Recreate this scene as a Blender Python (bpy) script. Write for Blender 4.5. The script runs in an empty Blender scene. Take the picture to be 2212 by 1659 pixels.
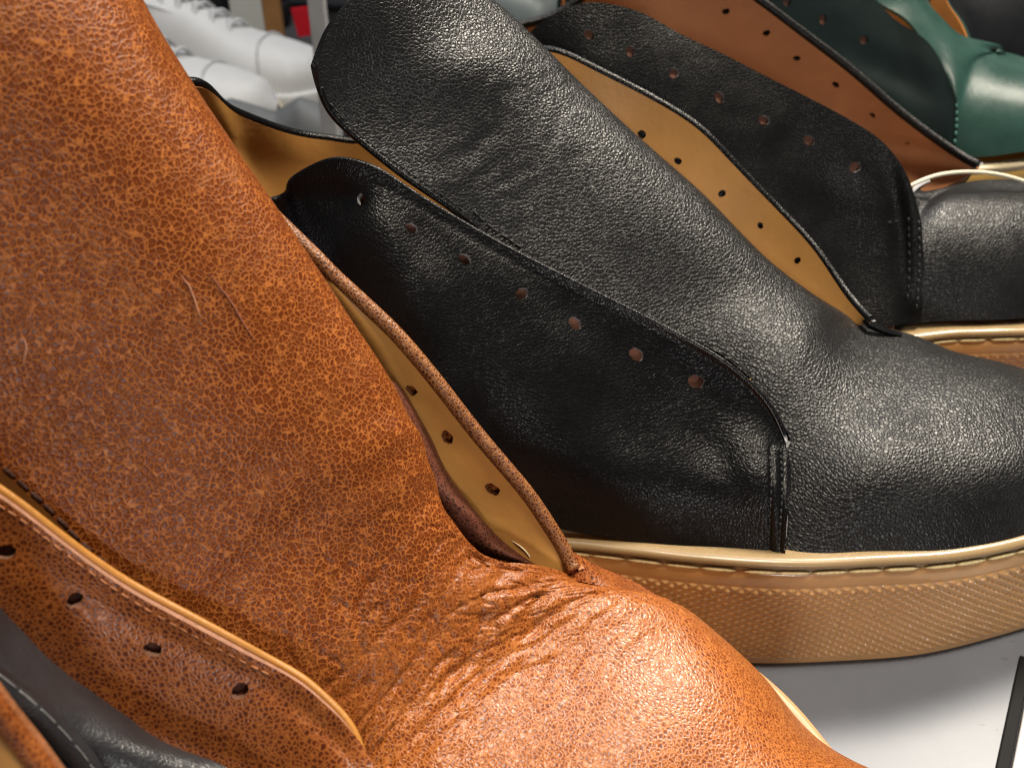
import bpy, math, random
import numpy as np
from mathutils import Vector, noise as mnoise

random.seed(7)
scene = bpy.context.scene
COL = scene.collection
MM = 0.001

# ------------------------------------------------------------------ camera
PITCH = math.radians(35.0)
H = 185.0                      # camera height above the shelf in mm
FPX, CX, CY = 2125.0, 1106.0, 829.5
Fv = np.array([0, math.cos(PITCH), -math.sin(PITCH)])
Uv = np.array([0, math.sin(PITCH), math.cos(PITCH)])
Rv = np.array([1.0, 0, 0])
CAM = np.array([0, 0, H])

def at(px, py, Y=None, z=None):
    """a point of the place (mm): where the sight line meets the upright plane y = Y or the level z"""
    d = Fv + (px - CX) / FPX * Rv + (CY - py) / FPX * Uv
    t = Y / d[1] if Y is not None else (z - H) / d[2]
    return CAM + t * d

def project(P):
    r = P - CAM
    dep = r @ Fv
    return np.stack([CX + (r @ Rv) / dep * FPX, CY - (r @ Uv) / dep * FPX], -1)

class W(tuple):
    pass
def w(x, y, z):
    return W((x, y, z))
def pts(row):
    return np.array([np.array(p, float) if isinstance(p, W) else at(*p) for p in row])

# ------------------------------------------------------------------ splines and lofts
def spline(t, y, tn):
    n = len(t)
    y = np.asarray(y, float)
    if n == 2:
        a = ((tn - t[0]) / (t[1] - t[0]))[:, None]
        return y[0] * (1 - a) + y[1] * a
    h = np.diff(t)
    A = np.zeros((n, n)); B = np.zeros_like(y)
    A[0, 0] = A[-1, -1] = 1
    for i in range(1, n - 1):
        A[i, i - 1], A[i, i], A[i, i + 1] = h[i - 1], 2 * (h[i - 1] + h[i]), h[i]
        B[i] = 6 * ((y[i + 1] - y[i]) / h[i] - (y[i] - y[i - 1]) / h[i - 1])
    M = np.linalg.solve(A, B)
    k = np.clip(np.searchsorted(t, tn) - 1, 0, n - 2)
    a = (t[k + 1] - tn)[:, None]; b = (tn - t[k])[:, None]; hk = h[k][:, None]
    return (M[k] * a ** 3 + M[k + 1] * b ** 3) / (6 * hk) + (y[k] / hk - M[k] * hk / 6) * a + (y[k + 1] / hk - M[k + 1] * hk / 6) * b

def curve(P, n, closed=False):
    P = np.asarray(P, float)
    if closed:
        P = np.concatenate([P[-3:], P, P[:3]])
    d = np.maximum(np.linalg.norm(np.diff(P, axis=0), axis=1), 1e-4) ** 0.5
    t = np.concatenate([[0], np.cumsum(d)])
    t0, t1 = (t[3], t[-3]) if closed else (t[0], t[-1])
    tt = np.linspace(t0, t1, 900)
    Q = spline(t, P, tt)
    s = np.concatenate([[0], np.cumsum(np.linalg.norm(np.diff(Q, axis=0), axis=1))])
    sn = np.linspace(0, s[-1], n + (1 if closed else 0))
    R = np.stack([np.interp(sn, s, Q[:, k]) for k in range(3)], -1)
    return R[:-1] if closed else R

class Grid:
    """a smooth sheet lofted through rows of points; normals face the photographer's side"""
    def __init__(s, rows, nu, nv):
        R = [curve(pts(r), nv) for r in rows]
        R = np.array(R)
        d = np.mean(np.linalg.norm(np.diff(R, axis=0), axis=2), axis=1)
        d = np.maximum(d, 0.2) ** 0.5
        t = np.concatenate([[0], np.cumsum(d)])
        tt = np.linspace(0, t[-1], 700)
        # even spacing along the sheet
        mid = spline(t, R[:, nv // 2], tt)
        sl = np.concatenate([[0], np.cumsum(np.linalg.norm(np.diff(mid, axis=0), axis=1))])
        tn = np.interp(np.linspace(0, sl[-1], nu), sl, tt)
        s.P = np.stack([spline(t, R[:, j], tn) for j in range(nv)], 1)
        s.rho = np.interp(tn, t, np.arange(len(rows)))
        s.nu, s.nv = nu, nv
        s.normals()
        s.px = project(s.P)
    def normals(s):
        du = np.gradient(s.P, axis=0); dv = np.gradient(s.P, axis=1)
        n = np.cross(du, dv)
        n /= np.maximum(np.linalg.norm(n, axis=2, keepdims=True), 1e-9)
        c = np.mean(np.sum(n * (CAM - s.P), axis=2))
        s.N = n if c > 0 else -n
        s.px = project(s.P)
    def displace(s, fn):
        D = np.zeros((s.nu, s.nv))
        for i in range(s.nu):
            for j in range(s.nv):
                D[i, j] = fn(s.rho[i], j / (s.nv - 1), s.P[i, j], s.px[i, j])
        s.P = s.P + s.N * D[:, :, None]
        s.normals()
    def on(s, px, py, lift=0.0):
        d = np.sum((s.px - np.array([px, py])) ** 2, axis=2).ravel()
        k = np.argsort(d)[:4]
        wt = 1 / (d[k] + 0.5); wt /= wt.sum()
        P = s.P.reshape(-1, 3)[k]; N = s.N.reshape(-1, 3)[k]
        return (P * wt[:, None]).sum(0) + (N * wt[:, None]).sum(0) * lift
    def nrm(s, p):
        k = np.argmin(np.sum((s.P.reshape(-1, 3) - p) ** 2, axis=1))
        return s.N.reshape(-1, 3)[k]

# ------------------------------------------------------------------ objects
def link(o, parent=None):
    COL.objects.link(o)
    if parent is not None:
        o.parent = parent
    return o

def tag(o, label=None, cat=None, group=None, kind=None):
    if label: o['label'] = label
    if cat: o['category'] = cat
    if group: o['group'] = group
    if kind: o['kind'] = kind
    return o

def thing(name, label, cat, loc, group=None):
    o = bpy.data.objects.new(name, None)
    o.empty_display_size = 0.02
    o.location = Vector(loc) * MM
    link(o); tag(o, label, cat, group)
    o['_base'] = [float(v) for v in loc]
    return o

def raw(name, V, F, mats, parent, fmat=None, lnorm=None, smooth=True, uv=None):
    V = np.asarray(V, float)
    if parent is not None and '_base' in parent:
        base = np.array(parent['_base'][:])
    elif parent is not None and parent.parent is not None:
        base = np.array(parent.parent['_base'][:])
    else:
        base = np.zeros(3)
    me = bpy.data.meshes.new(name)
    me.from_pydata(((V - base) * MM).tolist(), [], [tuple(int(i) for i in f) for f in F])
    for m in (mats if isinstance(mats, (list, tuple)) else [mats]):
        me.materials.append(m)
    if fmat is not None:
        me.polygons.foreach_set('material_index', np.asarray(fmat, dtype=np.int32))
    me.polygons.foreach_set('use_smooth', np.full(len(me.polygons), smooth))
    if uv is not None:
        lay = me.uv_layers.new(name='UVMap')
        li = np.zeros(len(me.loops), dtype=np.int32); me.loops.foreach_get('vertex_index', li)
        lay.data.foreach_set('uv', np.asarray(uv, float)[li].ravel())
    me.update()
    if lnorm is not None:
        me.normals_split_custom_set([tuple(n) for n in lnorm])
    o = bpy.data.objects.new(name, me)
    return link(o, parent)

def sheet(name, g, mats, parent, thick=1.3, off=0.0, r0=None, r1=None, holes=(), c1=None):
    """a piece of leather cut from grid g: front, back, cut edge and punched holes = [(px, py, radius mm)]"""
    i0 = 0 if r0 is None else int(np.searchsorted(g.rho, r0))
    i1 = g.nu - 1 if r1 is None else int(np.searchsorted(g.rho, r1))
    P = g.P[i0:i1 + 1].copy() + g.N[i0:i1 + 1] * off
    N = g.N[i0:i1 + 1]
    if c1 is not None:
        P = P[:, :c1]; N = N[:, :c1]
    nu, nv = P.shape[:2]
    keep = np.ones((nu - 1, nv - 1), bool)
    cen = 0.25 * (P[:-1, :-1] + P[1:, :-1] + P[:-1, 1:] + P[1:, 1:])
    pxs = project(P)
    for (hx, hy, r) in holes:
        d = np.sum((pxs - np.array([hx, hy])) ** 2, axis=2)
        k = np.unravel_index(np.argmin(d), d.shape)
        c = P[k].copy(); n = N[k].copy()
        # pushed-in dimple round the punch
        dist = np.linalg.norm(P - c, axis=2)
        P -= n * (0.6 * np.exp(-(dist / (1.6 * r)) ** 2))[:, :, None]
        c = P[k]
        inside = np.linalg.norm(cen - c, axis=2) < r
        vin = np.zeros((nu, nv), bool)
        for a in (0, 1):
            for b in (0, 1):
                vin[a:nu - 1 + a, b:nv - 1 + b] |= inside
        ring = np.zeros((nu, nv), bool)
        ko = ~inside & keep
        for a in (0, 1):
            for b in (0, 1):
                ring[a:nu - 1 + a, b:nv - 1 + b] |= ko
        ring &= vin
        ph = random.uniform(0, 6.28); t1 = np.cross(n, [0.3, 0.9, 0.2]); t1 /= np.linalg.norm(t1); t2 = np.cross(n, t1)
        keep &= ~inside
        for (i, j) in np.argwhere(ring):
            dv = P[i, j] - c
            dn = dv - n * dv.dot(n)
            th = math.atan2(dn.dot(t2), dn.dot(t1))
            rr_ = r * (1 + .14 * math.cos(2 * (th - ph)) + .05 * math.sin(5 * th + ph) + random.uniform(-.03, .03))
            P[i, j] = c + n * dv.dot(n) + dn / max(np.linalg.norm(dn), 1e-6) * rr_
    idx = lambda i, j: i * nv + j
    n0 = nu * nv
    V = np.concatenate([P.reshape(-1, 3), (P - N * thick).reshape(-1, 3)])
    NN = N.reshape(-1, 3)
    F, fm, ln = [], [], []
    a = P[1, 0] - P[0, 0]; b = P[0, 1] - P[0, 0]
    mi, mj = nu // 2, nv // 2
    flip = np.dot(np.cross(P[mi + 1, mj] - P[mi, mj], P[mi, mj + 1] - P[mi, mj]), N[mi, mj]) < 0
    edges = {}
    for i in range(nu - 1):
        for j in range(nv - 1):
            if not keep[i, j]:
                continue
            q = [idx(i, j), idx(i + 1, j), idx(i + 1, j + 1), idx(i, j + 1)]
            if flip: q.reverse()
            F.append(q); fm.append(0)
            for v in q: ln.append(NN[v])
            bq = [v + n0 for v in reversed(q)]
            F.append(bq); fm.append(0)
            for v in bq: ln.append(-NN[v - n0])
            for k in range(4):
                e = (q[k], q[(k + 1) % 4])
                if (e[1], e[0]) in edges: del edges[(e[1], e[0])]
                else: edges[e] = 1
    for (p, q) in edges:
        f = [q, p, p + n0, q + n0]
        fn = np.cross(V[p] - V[q], V[p + n0] - V[q])
        fn /= max(np.linalg.norm(fn), 1e-9)
        F.append(f); fm.append(1)
        for _ in f: ln.append(fn)
    su = np.cumsum(np.concatenate([[0], np.linalg.norm(np.diff(g.P[:, g.nv // 2], axis=0), axis=1)]))[i0:i1 + 1]
    sv = np.cumsum(np.concatenate([[0], np.linalg.norm(np.diff(P[nu // 2], axis=0), axis=1)]))
    uu, vv = np.meshgrid(su, sv, indexing='ij')
    uv = np.stack([uu, vv], -1).reshape(-1, 2) / 100.0
    uv = np.concatenate([uv, uv])
    return raw(name, V, F, mats, parent, fm, ln, True, uv)

def tube_geo(P, r, k=8, flat=1.0, up=None):
    P = np.asarray(P, float); n = len(P)
    T = np.gradient(P, axis=0); T /= np.linalg.norm(T, axis=1, keepdims=True)
    r = np.broadcast_to(np.asarray(r, float), (n,))
    V = []
    u = np.array([0, 0, 1.0]) if up is None else up
    for i in range(n):
        uu = u[i] if getattr(u, 'ndim', 1) == 2 else u
        a = uu - T[i] * uu.dot(T[i])
        if np.linalg.norm(a) < 1e-3: a = np.array([1.0, 0, 0]) - T[i] * T[i][0]
        a /= np.linalg.norm(a); b = np.cross(T[i], a)
        for q in range(k):
            th = 2 * math.pi * q / k
            V.append(P[i] + r[i] * (math.cos(th) * a * flat + math.sin(th) * b))
    F = [[i * k + q, i * k + (q + 1) % k, (i + 1) * k + (q + 1) % k, (i + 1) * k + q] for i in range(n - 1) for q in range(k)]
    F.append(list(range(k))[::-1]); F.append([(n - 1) * k + q for q in range(k)])
    return V, F

def tube(name, P, r, mat, parent, k=10, flat=1.0, up=None):
    V, F = tube_geo(P, r, k, flat, up)
    return raw(name, V, F, mat, parent)

def stitches(name, P, mat, parent, pitch=3.0, r=0.28, fill=0.8, sink=0.0, up=None):
    """a row of separate thread stitches along the line P"""
    P = np.asarray(P, float)
    s = np.concatenate([[0], np.cumsum(np.linalg.norm(np.diff(P, axis=0), axis=1))])
    V, F = [], []
    n = int(s[-1] / pitch)
    for q in range(n):
        a = q * pitch + random.uniform(-.1, .1) * pitch; b = a + pitch * fill
        t = np.linspace(a, b, 7)
        Q = np.stack([np.interp(t, s, P[:, c]) for c in range(3)], -1)
        x = np.linspace(-1, 1, 7)
        rr = r * np.sqrt(np.clip(1.02 - x ** 4, .08, 1)) * random.uniform(.85, 1.12)
        if up is not None:
            Q = Q - np.asarray(up) * (0.35 * r * 2 * np.abs(x) ** 3)[:, None]
        v, f = tube_geo(Q, rr, 6)
        o = len(V); V += list(v); F += [[i + o for i in fc] for fc in f]
    return raw(name, V, F, mat, parent)

# ------------------------------------------------------------------ materials
def new_mat(name):
    m = bpy.data.materials.new(name); m.use_nodes = True
    nt = m.node_tree
    return m, nt, nt.nodes['Principled BSDF']

def nd(nt, kind, **kw):
    n = nt.nodes.new(kind)
    for k, v in kw.items():
        if k in n.inputs: n.inputs[k].default_value = v
        else: setattr(n, k, v)
    return n

def ramp(nt, src, stops):
    r = nt.nodes.new('ShaderNodeValToRGB')
    e = r.color_ramp.elements
    e[0].position, e[0].color = stops[0][0], (*stops[0][1], 1)
    e[1].position, e[1].color = stops[-1][0], (*stops[-1][1], 1)
    for p, c in stops[1:-1]:
        x = e.new(p); x.color = (*c, 1)
    nt.links.new(src, r.inputs[0])
    return r

def math_(nt, op, a, b=None, clamp=False):
    n = nt.nodes.new('ShaderNodeMath'); n.operation = op; n.use_clamp = clamp
    for k, v in ((0, a), (1, b)):
        if v is None: continue
        if isinstance(v, (int, float)): n.inputs[k].default_value = v
        else: nt.links.new(v, n.inputs[k])
    return n.outputs[0]

def leather(name, cell, vein_col, mid_col, pit_col, rough=0.4, bump=0.6, raised=True, spec=0.5, warp=0.4,
            wrinkle=0.25, coat=0.0, bdist=0.12, sheen=0.0, patch=0.25, aniso=(1, 1, 1), cell2=None, mixu=(0, 1), net=None, pore=None, fold=190.0):
    """grained leather: irregular cells about `cell` mm across, fine creases, slow colour drift"""
    m, nt, b = new_mat(name)
    L = nt.links.new
    tc = nd(nt, 'ShaderNodeTexCoord')
    mp = nd(nt, 'ShaderNodeMapping'); mp.inputs['Scale'].default_value = aniso
    L(tc.outputs['Object'], mp.inputs['Vector'])
    big = nd(nt, 'ShaderNodeTexNoise', Scale=75.0, Detail=4.0, Roughness=.6)
    L(tc.outputs['Object'], big.inputs['Vector'])
    fine = nd(nt, 'ShaderNodeTexNoise', Scale=2600.0, Detail=3.0)
    L(tc.outputs['Object'], fine.inputs['Vector'])
    med = nd(nt, 'ShaderNodeTexNoise', Scale=620.0, Detail=2.0)
    L(tc.outputs['Object'], med.inputs['Vector'])
    def cells(c):
        nz = nd(nt, 'ShaderNodeTexNoise', Scale=480.0 / c, Detail=2.0)
        L(mp.outputs[0], nz.inputs['Vector'])
        sub = nd(nt, 'ShaderNodeVectorMath', operation='SUBTRACT'); sub.inputs[1].default_value = (.5, .5, .5)
        L(nz.outputs['Color'], sub.inputs[0])
        scl = nd(nt, 'ShaderNodeVectorMath', operation='SCALE'); scl.inputs['Scale'].default_value = warp * c * 0.0022
        L(sub.outputs[0], scl.inputs[0])
        add = nd(nt, 'ShaderNodeVectorMath', operation='ADD')
        L(mp.outputs[0], add.inputs[0]); L(scl.outputs[0], add.inputs[1])
        vo = nd(nt, 'ShaderNodeTexVoronoi', feature='DISTANCE_TO_EDGE', Scale=1000.0 / c)
        L(add.outputs[0], vo.inputs['Vector'])
        return math_(nt, 'POWER', math_(nt, 'MULTIPLY', vo.outputs['Distance'], 2.5, True), .7)
    ed2 = cells(cell)
    if cell2:
        uvn = nd(nt, 'ShaderNodeUVMap'); sx = nd(nt, 'ShaderNodeSeparateXYZ'); L(uvn.outputs[0], sx.inputs[0])
        mr = nd(nt, 'ShaderNodeMapRange'); mr.inputs[1].default_value, mr.inputs[2].default_value = mixu
        L(math_(nt, 'ADD', sx.outputs[0], math_(nt, 'MULTIPLY', big.outputs['Fac'], .12)), mr.inputs[0])
        e2 = cells(cell2)
        mx = nd(nt, 'ShaderNodeMix', data_type='FLOAT')
        L(mr.outputs[0], mx.inputs[0]); L(ed2, mx.inputs[2]); L(e2, mx.inputs[3])
        e1, ed2 = ed2, mx.outputs[0]
    if pit_col is not None:
        def tint(e, st):
            e3 = math_(nt, 'ADD', e, math_(nt, 'MULTIPLY', math_(nt, 'SUBTRACT', big.outputs['Fac'], .5), patch * 2), True)
            e3 = math_(nt, 'ADD', e3, math_(nt, 'MULTIPLY', math_(nt, 'SUBTRACT', med.outputs['Fac'], .5), .42), True)
            e3 = math_(nt, 'ADD', e3, math_(nt, 'MULTIPLY', math_(nt, 'SUBTRACT', fine.outputs['Fac'], .5), .22), True)
            return ramp(nt, e3, st)
        if cell2:
            c1, c2 = tint(e1, net), tint(e2, pore)
            cr = nd(nt, 'ShaderNodeMix', data_type='RGBA'); L(mr.outputs[0], cr.inputs[0]); L(c1.outputs[0], cr.inputs[6]); L(c2.outputs[0], cr.inputs[7])
        else:
            cr = tint(ed2, net or pore or [(.08, vein_col), (.45, mid_col), (.98, pit_col)])
    else:
        cr = ramp(nt, big.outputs['Fac'], [(.3, mid_col), (.7, vein_col)])
    wr = nd(nt, 'ShaderNodeTexNoise', Scale=fold, Detail=5.0, Roughness=.62, Distortion=.6)
    mp2 = nd(nt, 'ShaderNodeMapping'); mp2.inputs['Scale'].default_value = (1.6, .5, 1.0); mp2.inputs['Rotation'].default_value = (0, 0, .5)
    L(tc.outputs['Object'], mp2.inputs['Vector']); L(mp2.outputs[0], wr.inputs['Vector'])
    if pit_col is not None:
        # pale stretch lines, where the finish has cracked along folds
        ln = math_(nt, 'SUBTRACT', 1.0, math_(nt, 'MULTIPLY', math_(nt, 'ABSOLUTE', math_(nt, 'SUBTRACT', wr.outputs['Fac'], .5)), 26.0), True)
        ms = math_(nt, 'MULTIPLY', math_(nt, 'SUBTRACT', big.outputs['Fac'], .45), 3.5, True)
        lf = math_(nt, 'MULTIPLY', math_(nt, 'MULTIPLY', ln, ms), .55)
        mxc = nd(nt, 'ShaderNodeMix', data_type='RGBA'); L(lf, mxc.inputs[0]); L(cr.outputs[2] if cell2 else cr.outputs[0], mxc.inputs[6]); mxc.inputs[7].default_value = (*vein_col, 1)
        L(mxc.outputs[2], b.inputs['Base Color'])
    else:
        L(cr.outputs[0], b.inputs['Base Color'])
    h = ed2 if raised else math_(nt, 'SUBTRACT', 1.0, ed2)
    gain = math_(nt, 'ADD', math_(nt, 'MULTIPLY', big.outputs['Fac'], 1.0), .5)
    h = math_(nt, 'MULTIPLY', h, gain)
    h = math_(nt, 'ADD', h, math_(nt, 'MULTIPLY', wr.outputs['Fac'], wrinkle * 8))
    h = math_(nt, 'ADD', h, math_(nt, 'MULTIPLY', fine.outputs['Fac'], .12))
    bp = nd(nt, 'ShaderNodeBump', Strength=bump); bp.inputs['Distance'].default_value = bdist * cell * MM
    L(h, bp.inputs['Height']); L(bp.outputs[0], b.inputs['Normal'])
    bc = nd(nt, 'ShaderNodeBump', Strength=bump * .7); bc.inputs['Distance'].default_value = bdist * cell * MM
    L(h, bc.inputs['Height']); L(bc.outputs[0], b.inputs['Coat Normal'])
    rr = math_(nt, 'ADD', math_(nt, 'MULTIPLY', big.outputs['Fac'], .16), rough - .08)
    rr = math_(nt, 'ADD', rr, math_(nt, 'MULTIPLY', math_(nt, 'SUBTRACT', fine.outputs['Fac'], .5), .15))
    L(rr, b.inputs['Roughness'])
    b.inputs['Specular IOR Level'].default_value = spec
    b.inputs['Coat Weight'].default_value = coat
    if cell2:      # the vamp is polished, the tongue is not
        L(math_(nt, 'ADD', math_(nt, 'MULTIPLY', mr.outputs[0], coat * .8), coat * .2), b.inputs['Coat Weight'])
    b.inputs['Coat Roughness'].default_value = .27
    b.inputs['Sheen Weight'].default_value = sheen
    return m

def plain(name, col, rough=.5, spec=.5, var=.12, scale=60, bump=0.0, bscale=800, metal=0, sss=0.0, coat=0.0, radius=(1, .6, .3)):
    m, nt, b = new_mat(name)
    L = nt.links.new
    tc = nd(nt, 'ShaderNodeTexCoord')
    nz = nd(nt, 'ShaderNodeTexNoise', Scale=float(scale), Detail=6.0, Roughness=.6)
    L(tc.outputs['Object'], nz.inputs['Vector'])
    lo = tuple(c * (1 - var) for c in col); hi = tuple(min(1, c * (1 + var)) for c in col)
    cr = ramp(nt, nz.outputs['Fac'], [(.3, lo), (.7, hi)])
    L(cr.outputs[0], b.inputs['Base Color'])
    b.inputs['Specular IOR Level'].default_value = spec
    b.inputs['Metallic'].default_value = metal
    b.inputs['Coat Weight'].default_value = coat
    L(math_(nt, 'ADD', math_(nt, 'MULTIPLY', nz.outputs['Fac'], .16), rough - .08), b.inputs['Roughness'])
    if sss:
        b.inputs['Subsurface Weight'].default_value = sss
        b.inputs['Subsurface Radius'].default_value = radius
        b.inputs['Subsurface Scale'].default_value = .003
    if bump:
        n2 = nd(nt, 'ShaderNodeTexNoise', Scale=float(bscale), Detail=4.0)
        L(tc.outputs['Object'], n2.inputs['Vector'])
        bp = nd(nt, 'ShaderNodeBump', Strength=bump); bp.inputs['Distance'].default_value = .0003
        L(n2.outputs['Fac'], bp.inputs['Height']); L(bp.outputs[0], b.inputs['Normal'])
    return m

M = {}
V_, D_, P_ = (.40, .150, .038), (.165, .037, .0052), (.060, .0100, .0024)
NET = [(.10, (.36, .118, .026)), (.30, (.175, .042, .0062)), (.52, (.082, .0155, .0026)), (.78, (.125, .0275, .0038)), (1.0, (.155, .0365, .0048))]  # dark band beside the veins: their shadow side put into the colour
PORE = [(.10, (.44, .150, .034)), (.50, (.250, .063, .0092)), (1.0, (.120, .0235, .0042))]
PORE_SHADE = [(.10, (.32, .098, .020)), (.50, (.155, .0345, .005)), (1.0, (.060, .0105, .0022))]  # darker copy of PORE: the quarter's shade put into its colour
M['brown'] = leather('brown grained leather', .78, V_, D_, P_, rough=.40, bump=.62, raised=False, spec=.17, warp=.6, wrinkle=.10, bdist=.12,
                     patch=.05, cell2=.62, mixu=(1.00, 1.22), net=NET, pore=PORE, coat=.42)
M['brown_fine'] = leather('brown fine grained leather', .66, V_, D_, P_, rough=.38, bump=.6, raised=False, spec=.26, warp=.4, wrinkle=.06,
                     bdist=.12, patch=.12, pore=PORE_SHADE, coat=.2)
M['brown_edge'] = leather('brown folded leather edge', .55, (.30, .125, .035), (.16, .050, .012), (.05, .012, .004), rough=.4, bump=.8, raised=False, spec=.4, bdist=.14)
M['brown_dark_shaded'] = leather('dark and shaded brown leather', .7, (.13, .042, .022), (.07, .02, .011), (.03, .009, .005), rough=.6, bump=.8, raised=False, spec=.2)  # gusset's shade put into the base colour; also the quarter's dark backing
M['brown_cut'] = plain('cut edge of brown leather', (.34, .13, .05), .6, .3, .25, 900, .6, 2500)
M['pink_cut'] = plain('pale cut edge of brown leather', (.30, .155, .10), .6, .3, .2, 900, .4, 2500)
M['black'] = leather('black grained leather', .82, (.0070, .0072, .0076), (.005, .005, .0055), None, rough=.38, bump=.9, spec=.34, warp=.35, wrinkle=.03, bdist=.125, coat=.03)
M['black_soft'] = leather('black soft leather', .72, (.0035, .0035, .004), (.0025, .0025, .0028), None, rough=.29, bump=.9, spec=.17, warp=.5, wrinkle=.09, bdist=.075, coat=.05)
M['black_far'] = leather('black smooth leather', .75, (.005, .0048, .0048), (.0035, .0035, .0035), None, rough=.36, bump=.85, spec=.2, warp=.4, wrinkle=.09, bdist=.085, coat=.05)
M['black_cut'] = plain('cut edge of black leather', (.30, .30, .31), .6, .3, .3, 900, .5, 2500)
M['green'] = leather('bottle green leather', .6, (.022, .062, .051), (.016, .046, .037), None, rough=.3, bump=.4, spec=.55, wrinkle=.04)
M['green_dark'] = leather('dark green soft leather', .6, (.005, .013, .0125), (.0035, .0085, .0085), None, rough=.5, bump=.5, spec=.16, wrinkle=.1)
M['navy'] = leather('dark navy leather', .6, (.006, .007, .009), (.004, .005, .007), None, rough=.45, bump=.5, spec=.35)
M['grey_sheen'] = leather('charcoal leather', .5, (.026, .027, .031), (.012, .0115, .013), None, rough=.36, bump=.6, spec=.5, wrinkle=.22, aniso=(.4, 1, 1))  # grey reflection on brown leather, given as a base colour
M['grey_sheen_in'] = plain('charcoal lining', (.035, .035, .038), .55, .3, .1, 200, .2)  # same reflected grey as base colour, inner face of the added piece
M['tan'] = plain('tan lining leather', (.43, .21, .056), .42, .4, .14, 45, .25, 500)
M['tan_pale'] = plain('pale tan lining leather', (.62, .30, .075), .42, .4, .14, 45, .25, 500)
M['tan_warm'] = plain('orange tan lining leather', (.44, .175, .045), .42, .4, .14, 45, .2, 500)
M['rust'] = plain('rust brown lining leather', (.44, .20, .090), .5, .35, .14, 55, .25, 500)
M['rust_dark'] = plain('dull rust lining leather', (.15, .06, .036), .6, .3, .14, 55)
M['yellow_edge'] = plain('yellow tan lining edge', (.36, .155, .026), .42, .4, .12, 90, .3, 900)
M['gum'] = plain('gum rubber', (.55, .31, .125), .2, .6, .1, 70, .10, 1500, sss=.35)
M['gum_rim'] = plain('pale gum rubber rim', (.30, .21, .105), .28, .5, .07, 90, .06, 900, sss=.3)
M['gum_rim_warm'] = plain('peach gum rubber rim', (.46, .265, .125), .4, .5, .07, 90, .06, 900, sss=.25)
M['gum_far'] = plain('yellow gum rubber', (.52, .33, .09), .35, .5, .1, 60)
M['cream_rim'] = plain('cream sole rim', (.72, .62, .42), .35, .5, .06, 60)
M['thread_cream'] = plain('cream thread', (.74, .61, .33), .6, .3, .2, 1500, .8, 4000)
M['thread_black'] = plain('black thread', (.012, .012, .0125), .5, .4, .3, 1500, .8, 4000)
M['thread_brown'] = plain('dark brown thread', (.05, .016, .008), .6, .3, .3, 1500, .8, 4000)
M['thread_green'] = plain('green thread', (.07, .20, .17), .6, .3, .3, 1500)
M['thread_grey'] = plain('pale grey waxed thread', (.15, .15, .155), .3, .5, .2, 1500)
M['cord'] = plain('cream cord', (.72, .66, .50), .55, .3, .1, 900, .5, 3000)
M['scratch'] = plain('scuffed leather', (.23, .075, .04), .5, .4, .1, 500)
M['scratch_pale'] = plain('pale scuffed leather', (.42, .20, .12), .5, .4, .1, 500)
M['insole'] = plain('tan insole leather', (.36, .19, .065), .55, .3, .12, 60, .2)
M['white'] = plain('white shoe leather', (.66, .67, .68), .5, .4, .05, 40)
M['white_lace'] = plain('white cotton lace', (.55, .56, .57), .8, .2, .15, 400)
M['white_board'] = plain('white painted board', (.72, .74, .70), .5, .4, .04, 20)
M['tan_board'] = plain('tan wood edge', (.40, .20, .075), .5, .4, .15, 30)
M['maroon'] = plain('maroon leather', (.020, .007, .008), .5, .4, .2, 40)
M['dark_fabric'] = plain('black leather far off', (.014, .014, .016), .5, .4, .2, 40)
M['grey_suede'] = plain('grey leather', (.13, .14, .15), .6, .3, .15, 50)
M['teal_grey'] = plain('blue grey leather', (.075, .10, .11), .45, .4, .15, 30)
M['red'] = plain('red tag', (.75, .012, .03), .4, .5, .1, 50)
M['steel'] = plain('grey painted metal', (.38, .38, .39), .4, .5, .08, 60)
M['rubber_black'] = plain('black rubber strip', (.008, .008, .009), .7, .15, .2, 200)
M['lower_table'] = plain('dark grey table top', (.06, .06, .065), .6, .3, .15, 10)

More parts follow.
